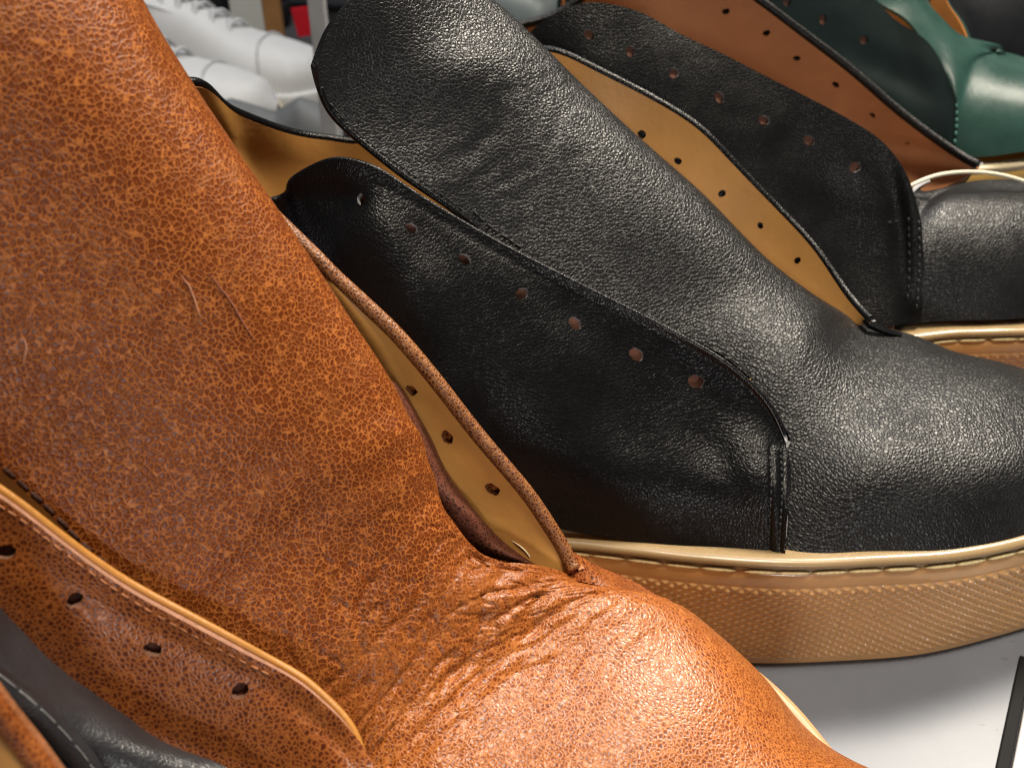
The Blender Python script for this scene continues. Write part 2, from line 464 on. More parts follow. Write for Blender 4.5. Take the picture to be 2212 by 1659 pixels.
def shelf_material():
    m, nt, b = new_mat('white laminate shelf')
    L = nt.links.new
    tc = nd(nt, 'ShaderNodeTexCoord')
    nz = nd(nt, 'ShaderNodeTexNoise', Scale=28.0, Detail=6.0, Roughness=.65)
    L(tc.outputs['Object'], nz.inputs['Vector'])
    base = ramp(nt, nz.outputs['Fac'], [(.3, (.135, .152, .185)), (.7, (.165, .182, .218))])
    # scuffs: short stretched dark ticks, and specks
    mp = nd(nt, 'ShaderNodeMapping'); mp.inputs['Rotation'].default_value = (0, 0, .5); mp.inputs['Scale'].default_value = (110, 420, 1)
    L(tc.outputs['Object'], mp.inputs['Vector'])
    v = nd(nt, 'ShaderNodeTexVoronoi', feature='F1', Scale=1.0); L(mp.outputs[0], v.inputs['Vector'])
    n3 = nd(nt, 'ShaderNodeTexNoise', Scale=75.0, Detail=3.0); L(tc.outputs['Object'], n3.inputs['Vector'])
    th = math_(nt, 'MULTIPLY', math_(nt, 'SUBTRACT', n3.outputs['Fac'], .42), 1.0, True)
    sc = math_(nt, 'MULTIPLY', math_(nt, 'SUBTRACT', th, v.outputs['Distance']), 14.0, True)
    sp = nd(nt, 'ShaderNodeTexVoronoi', feature='F1', Scale=620.0); L(tc.outputs['Object'], sp.inputs['Vector'])
    n4 = nd(nt, 'ShaderNodeTexNoise', Scale=160.0, Detail=2.0); L(tc.outputs['Object'], n4.inputs['Vector'])
    th2 = math_(nt, 'MULTIPLY', math_(nt, 'SUBTRACT', n4.outputs['Fac'], .46), 1.0, True)
    s2 = math_(nt, 'MULTIPLY', math_(nt, 'SUBTRACT', th2, sp.outputs['Distance']), 18.0, True)
    dirt = math_(nt, 'MULTIPLY', math_(nt, 'MAXIMUM', sc, s2), .65)
    mx = nd(nt, 'ShaderNodeMix', data_type='RGBA')
    L(dirt, mx.inputs[0]); L(base.outputs[0], mx.inputs[6]); mx.inputs[7].default_value = (.11, .11, .12, 1)
    L(mx.outputs[2], b.inputs['Base Color'])
    b.inputs['Roughness'].default_value = .38
    b.inputs['Specular IOR Level'].default_value = .35
    return m
M['shelf'] = shelf_material()

def n3(p, s):
    return mnoise.noise(Vector((p[0] * s, p[1] * s, p[2] * s)))

# ------------------------------------------------------------------ soles
def sole(parent, loop, ztop=36.0, n=1300, m_rim='gum_rim', m_side='gum', texture=True, zs=.28, x0=-1e9, stitch=True, stitch_pitch=7.8):
    """cup sole: rounded rim, stitched groove, smooth band, side wall moulded with small pyramids"""
    L0 = curve(np.array([(x, y, 0.0) for x, y in loop]), n, closed=True)
    T = np.roll(L0, -1, 0) - np.roll(L0, 1, 0)
    T /= np.linalg.norm(T, axis=1, keepdims=True)
    Nn = np.stack([T[:, 1], -T[:, 0], 0 * T[:, 0]], -1)
    c = L0.mean(0)
    if np.mean(np.sum(Nn * (L0 - c), axis=1)) < 0: Nn = -Nn
    s = np.concatenate([[0], np.cumsum(np.linalg.norm(np.diff(L0, axis=0), axis=1))])
    wob = np.array([0.22 * mnoise.noise(Vector((q[0] * .09, q[1] * .09, 3.1))) for q in L0])
    def ring(o, z, extra=None):
        oo = o + (0 if extra is None else extra)
        return L0 + Nn * np.reshape(oo + 0 * s, (-1, 1)) + np.array([0, 0, 1.0]) * np.reshape(z + wob * (z > 20), (-1, 1))
    def loft(name, rings, mat, close_bottom=False, uvz=None):
        k = len(rings)
        V = np.concatenate(rings)
        F = []
        for a in range(k - 1):
            for i in range(n):
                j = (i + 1) % n
                F.append([a * n + i, a * n + j, (a + 1) * n + j, (a + 1) * n + i])
        if close_bottom: F.append([(k - 1) * n + i for i in range(n)])
        me = raw(name, V, F, mat, parent)
        return me
    t = ztop
    prof = [(-5, t - 2.6), (-1.2, t - 1.5), (0.2, t - 1.1)]
    for q in range(1, 12):            # round bead
        th = math.radians(100 - q * 17.5)
        prof.append((1.35 + 1.75 * math.cos(th), t - 2.0 + 1.15 * math.sin(th)))
    prof += [(2.5, t - 3.2), (2.15, t - 3.5), (2.1, t - 3.9), (2.35, t - 4.25)]
    loft('welt', [ring(o, z) for o, z in prof], M[m_rim])
    band = [(2.3, t - 4.25), (2.75, t - 4.7), (2.95, t - 6.0), (3.0, t - 7.9), (2.95, t - 8.2), (2.9, t - 8.35)]
    rings = [ring(o, z) for o, z in band]
    zz = np.arange(t - 8.5, 1.2, -zs)
    for z in zz:
        f = (z - 1.0) / (t - 9.5)
        o = 1.1 + 1.75 * f ** .8
        if texture:
            a = s / 2.95 + z / 2.0; b = s / 2.95 - z / 2.0
            hgt = 1 - np.maximum(np.abs(2 * (a % 1) - 1), np.abs(2 * (b % 1) - 1))
            rng = np.clip((t - 8.5 - z) / .5, 0, 1) * np.clip((z - 2.6) / .8, 0, 1)
            ex = .78 * np.minimum(hgt * 1.25, 1) * rng * (L0[:, 0] > x0)
        else:
            ex = 0 * s
        rings.append(ring(o, z, ex))
    rings += [ring(1.2, 1.0), ring(.7, .35), ring(-.3, .05)]
    body = loft('sole', rings, M[m_side], close_bottom=True)
    if stitch:
        path = ring(2.78, t - 3.95)
        path = np.concatenate([path, path[:1]])
        st = stitches('stitching', path, M['thread_cream'], parent, pitch=stitch_pitch, r=.44, fill=.95)
    return body

def floor_of(parent, loop, z, mat, name='insole'):
    L0 = curve(np.array([(x, y, 0.0) for x, y in loop]), 120, closed=True)
    c = L0.mean(0)
    V = np.concatenate([L0 * np.array([1, 1, 0]) + np.array([0, 0, z]), L0 + np.array([0, 0, z - 1.5]), [c + np.array([0, 0, z - .6])]])
    n = 120
    F = [[i, (i + 1) % n, 2 * n] for i in range(n)] + [[i + n, (i + 1) % n + n, (i + 1) % n, i] for i in range(n)] + [[n + i for i in range(n)][::-1]]
    return raw(name, V, F, mat, parent)

def inset(loop, d):
    P = np.array(loop, float); c = P.mean(0)
    v = P - c
    return [tuple(c + q * (1 - d / max(np.linalg.norm(q), 1))) for q in v]

def path_on(g, pxs, lift, n=60):
    return curve(np.array([g.on(x, y, lift) for x, y in pxs]), n)

def edge_path(g, off, r0, r1, lift=0.0, col=0, n=160):
    i0 = int(np.searchsorted(g.rho, r0)); i1 = int(np.searchsorted(g.rho, r1))
    P = g.P[i0:i1 + 1, col] + g.N[i0:i1 + 1, col] * off + np.array([0, 0, 1.0]) * lift
    return curve(P[::3] if len(P) > 12 else P, n)

# ================================================================== BLACK SHOE (sharp, middle of the picture)
B1 = thing('black_shoe', 'black grained leather shoe with unlaced tongue up, gum sole in full view', 'shoe', (40, 200, 0), 'leather shoes in a row on the shelf')

def tongue_row(r):
    p = [np.array(q, float) for q in r]
    return r

b1_rows = [
    [(686,145,193), (715,55,198), (800,-30,205), (930,-75,221), (1045,-15,235)],
    [(700,215,193), (790,150,199.5), (890,90,206), (1000,40,218), (1080,15,229), (1109,48,236)],
    [(760,287,193), (870,225,200), (985,160,207), (1100,108,219), (1175,102,230), (1206,154,236.5)],
    [(890,392,192), (1000,310,201.5), (1110,240,210), (1210,190,221), (1265,190,231), (1290,245,237)],
    [(1040,500,193), (1150,425,201), (1260,355,209), (1345,305,219), (1395,310,229), (1415,372,235)],
    [(1200,620,190), (1310,545,198), (1420,475,206.5), (1490,425,216), (1530,430,225), (1550,500,231)],
    [(1400,760,186), (1500,680,194), (1590,605,202), (1645,560,211), (1670,570,218), (1690,615,225)],
    [(1550,1000,172.5), (1640,850,179.8), (1720,730,190.5), (1780,675,205), (1835,690,219), w(90,231,36)],
    [(1690,1216,151.2), (1722,1050,162.8), (1760,920,173), (1810,800,186.5), (1870,728,207), (1945,718,220), w(104,228,36)],
    [(1850,1212,150.8), (1870,1040,160.6), (1905,910,173.8), (1950,800,193), (2000,752,208), (2050,758,218), w(117,224.5,36)],
    [(2020,1194,151.8), (2030,1040,160.8), (2050,910,175), (2085,810,193), (2115,775,208), (2140,780,215), w(129,220,36)],
    [(2212,1158,156.8), (2212,1020,164.5), (2212,920,177), (2215,840,192), (2222,808,205), (2230,803,211), w(140,215,36)],
    [(2420,1104,167), (2420,1000,173), (2400,930,182), (2380,880,193), (2372,858,202), (2370,852,206), w(153,208,36)],
    [w(164,178,36), w(165,180.5,39.5), w(166,185,42), w(166,191,42), w(165,197,40), w(164,200,38), w(163,203,36)],
    [w(170,186,36), w(170.4,187,37), w(170.6,189,37.6), w(170.6,191,37.6), w(170.4,193,37.2), w(170.2,194,36.6), w(170,195,36)],
]
gT1 = Grid(b1_rows, 400, 170)
def b1_disp(rho, v, P, px):
    d = .18 * n3(P, .05)
    # soft folds across the tongue and where it bends into the vamp
    x, y = px
    m1 = math.exp(-((rho - 3.1) / .9) ** 2) * math.exp(-((v - .32) / .30) ** 2)
    d += m1 * .17 * math.sin(2.0 * (rho * 9 + 3.4 * n3(P, .06) + 1.2 * n3(P, .17) + v * 5)) * max(0, .45 + 1.3 * n3(P, .1))
    m2 = math.exp(-((rho - 6.9) / .55) ** 2)
    d += m2 * .10 * math.sin(rho * 8 + 1.6 * n3(P, .05) + v * 3) * (.6 + .6 * n3(P, .06))
    # slight dip where the tongue starts
    d -= .4 * math.exp(-((rho - 6.4) / .5) ** 2) * math.exp(-((v - .7) / .3) ** 2)
    return d
gT1.displace(b1_disp)
SPLIT1 = 6.7
sheet('tongue', gT1, [M['black'], M['black']], B1, 1.5, r1=SPLIT1)
sheet('vamp', gT1, [M['black'], M['black_cut']], B1, 1.5, r0=SPLIT1)

q1 = [
    [w(-78,190,108), w(-80,187,88), w(-82,185,68), w(-83,183,50), w(-83,182,35)],
    [w(-66,184,101), w(-68,176,84), w(-69,169,66), w(-70,165,49), w(-70,163,35)],
    [(592,432,190), w(-52,182,83), w(-53,174,66), w(-54,166,50), w(-54,161,35)],
    [(625,396,190), (655,480,186), (700,600,179), (750,770,171), w(-38,160,36)],
    [(675,362,190.3), (705,455,185.5), (755,580,178), (815,755,170), (890,1000,161), w(-24,158,36)],
    [(745,346,190), (790,440,185), (850,570,178), (920,740,170), (990,970,160.5), (1040,1110,157)],
    [(815,367,189.6), (862,470,184.5), (920,600,177.5), (980,765,170), (1045,980,160.7), (1090,1122,156.8)],
    [(880,408,189), (930,510,184), (985,640,177), (1040,790,170), (1100,990,161), (1140,1130,156.5)],
    [(1050,510,188), (1090,600,183), (1130,710,177), (1180,850,169.5), (1225,1010,161), (1260,1152,155.5)],
    [(1200,590,186.5), (1235,680,182), (1270,780,176), (1310,900,169), (1345,1030,161), (1375,1170,154.5)],
    [(1350,665,184.5), (1375,750,180), (1400,840,174.5), (1430,940,168), (1455,1050,161), (1475,1183,153.5)],
    [(1490,738,181.5), (1505,815,177.5), (1520,890,172.5), (1540,970,167), (1555,1065,160), (1565,1192,153)],
    [(1570,788,178.4), (1580,850,175), (1592,910,171), (1604,985,165), (1614,1070,159), (1620,1195,152.6)],
    [(1640,852,174.8), (1645,900,172), (1653,945,168.5), (1660,1010,163), (1666,1085,157.5), (1668,1195,152.2)],
    [(1676,905,171.8), (1680,940,169.8), (1684,975,167), (1688,1030,162.3), (1689,1095,157), (1683,1195,151.8)],
    [(1697,955,168.7), (1701,978,167.2), (1704,1005,165), (1705,1050,161), (1702,1105,156.2), (1696,1195,151.6)],
]
gQ1 = Grid(q1, 400, 150)
def q1_disp(rho, v, P, px):
    d = .5 * n3(P, .045) * min(1, v * 4)
    x, y = px
    # rolled top edge
    d += .30 * math.exp(-(v / .02) ** 2) - .10 * math.exp(-((v - .05) / .02) ** 2)
    # hollow under the first eyelet
    d -= 1.6 * math.exp(-(((x - 735) / 60) ** 2 + ((y - 425) / 40) ** 2))
    d += .22 * math.sin(.03 * (x * .5 + y) + 3 * n3(P, .06)) * math.exp(-((x - 800) / 220) ** 2) * min(1, v * 3)
    # bulge in the lower side, hollow above it
    d += .9 * math.exp(-(((x - 1480) / 190) ** 2 + ((y - 1050) / 80) ** 2))
    # raised strip between the two seams at the front
    if y > 960:
        k = min(1, (y - 960) / 10)
        d += .28 * k / (1 + math.exp(-(x - 1666) / 3.0))
        d -= .30 * k * (math.exp(-((x - 1663 + (y - 1080) * .012) / 4.0) ** 2) + math.exp(-((x - 1687 + (y - 1080) * .02) / 4.0) ** 2))
    return d
gQ1.displace(q1_disp)
holes1 = [(780,430,1.1), (892,492,1.2), (1006,559,1.25), (1130,632,1.35), (1245,697,1.4), (1377,765,1.5), (1505,825,1.6)]
sheet('quarter', gQ1, [M['black_soft'], M['black_cut']], B1, 1.3, holes=holes1)
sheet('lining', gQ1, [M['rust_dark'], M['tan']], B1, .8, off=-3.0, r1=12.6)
tube('edge_binding', edge_path(gQ1, -.7, 1, 14.9, .0, n=300), .62, M['black_soft'], B1)
for xs in ([(1662,985), (1665,1040), (1664,1100), (1658,1188)], [(1685,968), (1688,1040), (1687,1100), (1681,1188)], [(1604,966), (1640,964), (1660,968)], [(1606,976), (1640,975), (1660,980)]):
    stitches('stitching', path_on(gQ1, xs, .05, 40), M['thread_black'], B1, pitch=1.5, r=.3, fill=.62)
# near edge of the tongue: dark rolled seam
tube('tongue_edge', path_on(gT1, [(694,190), (712,236), (752,280), (812,332), (886,387), (972,447), (1030,492)], -.6, 120), .75, M['black_soft'], B1)
stitches('stitching', path_on(gT1, [(712,222), (755,270), (815,322), (890,376), (975,436), (1030,478)], .02, 120), M['thread_black'], B1, pitch=1.7, r=.2, fill=.6)
stitches('stitching', path_on(gT1, [(1022,455), (1060,490), (1110,525), (1140,548)], .06, 40), M['thread_black'], B1, pitch=2.0, r=.34, fill=.8)

f1 = [
    [w(-78,190,109), w(-81,190,88), w(-83,190,64), w(-84,190,38)],
    [w(-77,203,113), w(-80,205,90), w(-82,206,66), w(-83,206,38)],
    [(435,190,215), (450,250,219), (468,320,223), w(-72,227,38)],
    [(490,230,224), (505,290,227), (520,350,230), w(-62,233,38)],
    [(545,263,232), (555,312,234.5), (568,375,237), w(-52,235,38)],
    [(650,296,243), (655,340,243), (664,396,243), w(-40,237,38)],
    [(720,306,248), (722,345,247.5), (725,400,246.5), w(-32,238,38)],
    [(800,308,251), (795,352,250.5), (790,402,249), w(-22,238,38)],
    [(960,225,256), (940,290,255), (925,360,253), w(-8,239,38)],
    [(1080,145,258), (1050,215,257), (1025,300,255), w(2,239,38)],
    [(1172,112,258.5), (1125,190,257), (1090,290,254), w(12,239,38)],
    [(1270,146,256), (1225,220,254.5), (1180,310,251), w(22,239,38)],
    [(1390,207,253.5), (1345,275,252), (1300,360,248), w(35,239,38)],
    [(1501,275,249), (1455,340,247.5), (1410,420,244), w(48,239,38)],
    [(1576,348,244.5), (1535,410,243), (1490,490,240), w(58,238,38)],
    [(1687,463,237), (1650,520,235.5), (1610,590,233), w(66,236,38)],
    [(1762,546,229), (1725,595,228), (1690,645,226.5), w(74,233,42)],
    [(1820,631,220), (1790,660,220), (1760,688,220), w(82,228,48)],
    [(1874,697,210.2), (1862,701,211.6), (1848,706,213), (1835,712,215)],
]
gF1 = Grid(f1, 380, 90)
holesF = [(1384,291,1.15), (1465,348,1.0), (1560,417,1.05), (1640,487,.85), (1720,563,.9)]
sheet('lining', gF1, [M['tan'], M['brown_cut']], B1, .9, holes=holesF)
sheet('quarter', gF1, [M['black_soft'], M['black_cut']], B1, 1.2, off=-1.5)
tube('edge_binding', edge_path(gF1, -1.3, 0, 18, .25, n=400), 1.25, M['black_soft'], B1, up=None)
gTab1 = Grid([[(1868,688,211), (1880,703,209)], [(1912,706,212), (1914,717,210)], [(1948,721,213), (1950,727,212)]], 30, 10)
sheet('facing_tab', gTab1, [M['black_soft'], M['black_soft']], B1, 1.0)
loopB1 = [(10.5,157.3), (32,154), (56,151.2), (76,151.8), (95,153.6), (112,158), (131,164.5), (152,173.5), (166,181), (171,190), (165,201), (152,210), (128,221), (100,228.5), (60,232),
          (20,234), (-30,234), (-64,228), (-82,212), (-86,195), (-78,177), (-60,165), (-30,160)]
sole(B1, loopB1, 36.0, n=1500, texture=True, zs=.26)
floor_of(B1, inset(loopB1, 20), 38.0, M['insole'])

# ================================================================== SECOND BLACK SHOE (behind)
B2 = thing('black_shoe', 'black shoe with rust brown lining behind the front black one, eyelets show brown', 'shoe', (90, 290, 0), 'leather shoes in a row on the shelf')
q2 = [
    [w(-43,268,114), w(-44,262,92), w(-45,258,64), w(-45,256,36)],
    [w(-16,268,104), w(-16,261,82), w(-16,254,60), w(-16,247,36)],
    [(1120,100,272), (1155,205,267), (1200,330,259), (1245,470,250), w(10,244.5,36)],
    [(1141,75,274), (1172,190,268), (1215,320,261), (1255,460,252), w(18,244,36)],
    [(1187,37,275), (1225,160,268), (1270,300,261), (1315,440,252), w(28,244,36)],
    [(1257,8,276), (1300,140,268), (1345,280,261), (1385,430,252), w(42,244,36)],
    [(1320,10,276), (1362,145,268.5), (1405,280,261.5), (1445,425,253), w(52,244,36)],
    [(1390,30,276), (1430,150,269), (1470,280,262), (1505,420,254), w(62,243.5,36)],
    [(1464,71,276), (1500,180,269), (1540,310,262), (1575,450,253), w(74,242.5,36)],
    [(1557,115,275), (1590,230,268), (1620,350,261.5), (1650,490,252.5), w(86,241.5,36)],
    [(1650,163,274), (1685,280,267), (1715,400,260), (1740,525,252), w(94,240.5,36)],
    [(1761,219,271), (1790,330,265), (1815,440,259), (1835,560,251.5), (1850,715,240)],
    [(1872,281,267.5), (1890,370,263), (1905,460,257.5), (1912,570,250.5), (1918,705,240)],
    [(1921,322,265), (1935,405,261), (1944,490,256), (1948,580,250), (1950,700,241)],
    [(1961,382,261), (1966,440,257.5), (1970,510,253.5), (1972,590,248.5), (1970,698,242)],
    [(1987,461,256.5), (1991,490,254.5), (1994,540,251.5), (1995,600,247.5), (1990,697,243)],
]
gQ2 = Grid(q2, 300, 110)
def q2_disp(rho, v, P, px):
    x, y = px
    d = .6 * n3(P, .05) * min(1, v * 4) + .3 * n3(P, .13) * min(1, v * 5)
    d -= .9 * math.exp(-(((x - 1800) / 110) ** 2 + ((y - 430) / 60) ** 2))
    return d
gQ2.displace(q2_disp)
holes2 = [(1272,73,1.45), (1364,112,1.4), (1460,158,1.45), (1553,209,1.5), (1652,258,1.5), (1748,305,1.5), (1849,363,1.6)]
sheet('quarter', gQ2, [M['black_far'], M['black_cut']], B2, 1.3, holes=holes2)
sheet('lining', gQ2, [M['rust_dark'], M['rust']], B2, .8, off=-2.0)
for xs in ([(1962,470), (1964,540), (1963,600), (1958,660)], [(1984,475), (1986,540), (1984,600), (1978,685)], [(1915,482), (1940,478), (1962,476)]):
    stitches('stitching', path_on(gQ2, xs, .05, 40), M['thread_black'], B2, pitch=2.4, r=.42, fill=.6)
v2 = [
    [(1930,720,243), (1940,600,251), (1950,500,258.5), (1960,440,268), (1985,405,280), (2010,392,290)],
    [(1992,698,244), (2010,590,251), (2020,500,258.5), (2030,440,268.5), (2060,408,282), (2095,395,293), w(130,306,36)],
    [(2100,692,244.2), (2105,590,250.8), (2105,505,258.5), (2110,440,269), (2130,405,283), (2160,392,295), w(150,304,36)],
    [(2212,688,246), (2212,590,252.5), (2212,510,260), (2212,445,270.5), (2215,408,284), (2222,395,295), w(165,300,36)],
    [(2330,670,251), (2330,580,258), (2325,515,265), (2320,460,275), (2312,425,285), (2310,412,292), w(180,294,36)],
    [w(214,262,36), w(215,265,41), w(216,270,43), w(216,276,43), w(215,281,41), w(214,284,36)],
    [w(220,270,36), w(220.4,271,37.5), w(220.5,273,38), w(220.5,275,38), w(220.4,276,37.5), w(220,277,36)],
]
gV2 = Grid(v2, 200, 110)
sheet('vamp', gV2, [M['black'], M['black_cut']], B2, 1.3)
f2 = [
    [w(-43,270,116), w(-45,270,92), w(-46,270,64), w(-46,270,38)],
    [w(-38,285,117), w(-40,288,92), w(-40,290,64), w(-40,290,38)],
    [w(-24,305,108), w(-25,308,88), w(-25,310,64), w(-24,311,38)],
    [(1060,66,316), (1060,140,321), (1060,240,323), w(-6,318,38)],
    [(1128,61,319), (1130,140,323), (1130,240,325), w(6,321,38)],
    [(1220,30,322), (1210,110,326), (1200,220,328), w(18,324,38)],
    [(1310,-40,326), (1280,50,330), (1260,170,332), w(32,326,38)],
    [(1400,-85,329), (1360,10,333), (1330,140,334), w(46,327,38)],
    [(1500,-75,329), (1450,0,333), (1400,130,334), w(58,327,38)],
    [(1631,0,327), (1580,60,331), (1530,140,334), w(74,327,38)],
    [(1724,70,325), (1680,130,329), (1635,205,332), w(88,325,38)],
    [(1835,156,321.5), (1800,205,326), (1765,275,328), w(100,322,38)],
    [(1946,252,314), (1920,285,318), (1890,332,320), w(112,315,38)],
    [(2057,334,305), (2040,352,308), (2015,385,310), w(122,308,40)],
    [(2113,366,299), (2104,372,301), (2092,382,303), (2080,396,305)],
]
gF2 = Grid(f2, 240, 70)
sheet('lining', gF2, [M['rust'], M['brown_cut']], B2, .9, holes=[(1565,27,1.2), (1654,72,1.2), (1723,128,1.15), (1806,185,1.2), (1882,251,1.0), (1960,312,.9)])
sheet('quarter', gF2, [M['black_far'], M['black_cut']], B2, 1.2, off=-1.5)
tube('edge_binding', edge_path(gF2, -1.2, 0, 14, .2, n=260), 1.5, M['black_far'], B2)
loopB2 = [(20,243), (60,242), (86,240.5), (104,239), (126,242.5), (148,244), (170,248.5), (196,254), (214,262), (221,273), (214,284), (196,291), (170,298), (140,306), (100,316), (50,322), (4,320), (-24,308), (-41,288), (-44,268), (-32,254), (-6,246)]
sole(B2, loopB2, 36.0, n=900, texture=True, zs=.5, stitch_pitch=8.5)
floor_of(B2, inset(loopB2, 16), 38.0, M['insole'])
cordP = curve(pts([(1945,418,272), (1964,404,272), (1992,390,274), (2025,379,276), (2065,373,278), (2110,372,279.5), (2160,378,281), (2212,392,282), (2270,415,282), (2330,450,280)]), 90)
cord = tube('cord', cordP, .6, M['cord'], None, k=8)
tag(cord, 'thin cream cord looping over the toe of the rear black shoe', 'cord')

# ================================================================== GREEN SHOE
G = thing('green_shoe', 'bottle green leather shoe with shiny toe at upper right edge', 'shoe', (150, 390, 0), 'leather shoes in a row on the shelf')
q3 = [
    [w(20,386,106), w(20,380,84), w(20,374,60), w(20,370,36)],
    [(1480,-150,388), (1500,0,381), (1520,170,373), w(84,367,36)],
    [(1700,-110,386), (1700,40,379), (1700,170,372), (1700,335,362)],
    [(1850,-40,386), (1860,80,378), (1870,200,371), (1880,338,361)],
    [(1909,19,384), (1920,110,377.5), (1930,215,370.5), (1940,336,361)],
    [(1946,52,382), (1960,140,376), (1972,225,369.8), (1985,336,361)],
    [(2002,89,378.5), (2010,160,373.5), (2018,235,368.5), (2025,338,361)],
    [(2039,148,374.5), (2046,200,371), (2050,260,366.5), (2050,339,361)],
    [(2066,212,370), (2069,245,368), (2068,290,364.8), (2061,339,361)],
]
gQ3 = Grid(q3, 220, 70)
def q3_disp(rho, v, P, px):
    x, y = px
    return .5 * n3(P, .05) + .9 * math.sin(.05 * (y - .55 * x)) * math.exp(-((y - 190) / 80) ** 2) * math.exp(-((x - 1900) / 110) ** 2)
gQ3.displace(q3_disp)
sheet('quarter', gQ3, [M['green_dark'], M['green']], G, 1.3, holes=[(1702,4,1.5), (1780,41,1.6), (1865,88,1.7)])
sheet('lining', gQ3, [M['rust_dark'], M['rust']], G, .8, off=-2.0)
stitches('stitching', path_on(gQ3, [(2066,225), (2066,250), (2064,290), (2058,330)], .1, 30), M['thread_green'], G, pitch=2.6, r=.5, fill=.6)
v3 = [
    [(1800,-90,392), (1860,-112,398), (1920,-115,405), (1965,-85,412)],
    [(1905,10,389), (1945,-12,395), (1985,-14,402), (2012,15,408)],
    [(1990,85,383.5), (2020,60,390), (2052,58,398), (2075,85,406)],
    [(2055,300,366), (2066,200,372), (2085,135,384), (2125,105,399), (2165,120,411)],
    [(2062,341,362), (2082,240,369), (2105,160,383), (2145,118,401), (2190,129,414), w(196,424,36)],
    [(2140,338,361.5), (2152,240,369.5), (2170,170,384), (2195,135,402), (2220,133,415), w(206,422,36)],
    [(2270,322,364), (2270,240,371), (2272,180,386), (2280,150,402), (2295,148,414), w(220,418,36)],
    [w(250,370,37), w(251,376,46), w(252,388,48), w(252,400,46), w(250,408,36)],
    [w(266,384,36), w(266.4,386,38.5), w(266.5,390,39), w(266.4,394,38.5), w(266,396,36)],
]
gV3 = Grid(v3, 170, 80)
sheet('tongue', gV3, [M['green'], M['green']], G, 1.3, r1=3.0)
sheet('vamp', gV3, [M['green'], M['green']], G, 1.3, r0=3.0)
f3 = [[w(20,390,106), w(19,392,80), w(18,394,50)], [w(60,424,100), w(60,427,78), w(60,428,50)],
      [(1800,-220,432), (1780,-120,436), (1760,0,437)],
      [(2000,-110,426), (1960,-40,430), (1930,40,433)], [(2043,0,421), (2008,35,424), (1980,85,427)], [(2070,43,417), (2048,68,419), (2020,105,422)], [(2092,93,411), (2085,96,412), (2076,101,413)]]
gF3 = Grid(f3, 120, 40)
sheet('lining', gF3, [M['tan_warm'], M['tan_warm']], G, .9, holes=[(2002,4,1.5)])
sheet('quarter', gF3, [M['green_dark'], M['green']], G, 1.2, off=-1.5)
loopG = [(40,370), (110,367), (165,361.5), (190,364), (203,367.5), (225,370), (250,376), (266,388), (262,398), (250,408), (225,417), (196,424), (150,432), (100,434), (50,430), (22,412), (14,392), (22,376)]
sole(G, loopG, 36.5, n=420, m_rim='cream_rim', m_side='gum_far', texture=False, zs=1.5, stitch=False)

# ================================================================== NAVY SHOE at the top right corner
D = thing('navy_shoe', 'near-black navy leather shoe at top right corner behind the green shoe', 'shoe', (210, 470, 0), 'leather shoes in a row on the shelf')
d1 = [
    [(1900,-230,475), (1960,-130,466), (2010,0,456), (2040,120,448)],
    [(1985,-190,470), (2030,-100,462), (2070,0,453), (2100,130,446)],
    [(2040,-120,466), (2080,-50,460), (2110,30,452), (2135,140,446)],
    [(2110,-100,466), (2140,-40,461), (2165,40,453), (2180,150,447)],
    [(2200,-90,470), (2210,-40,464), (2220,40,456), (2225,155,449)],
    [(2330,-60,478), (2330,-10,470), (2330,60,462), (2330,165,455)],
    [w(300,480,52), w(302,475,50), w(303,472,44), w(303,470,36)],
]
gD = Grid(d1, 90, 50)
sheet('quarter', gD, [M['navy'], M['navy']], D, 1.5)
gD2 = Grid([[(1900,-230,475), w(170,490,110), w(160,505,36)], [(2110,-100,466), w(216,486,80), w(214,505,36)], [(2200,-90,470), w(245,488,70), w(246,505,36)], [w(300,480,52), w(300,490,50), w(300,498,36)]], 60, 30)
sheet('vamp', gD2, [M['navy'], M['navy']], D, 1.5)
loopD = [(150,448), (200,446), (250,449), (285,458), (305,474), (298,492), (270,502), (220,507), (160,506), (135,490), (132,465)]
sole(D, loopD, 36.0, n=240, m_rim='cream_rim', m_side='gum_far', texture=False, zs=3, stitch=False)

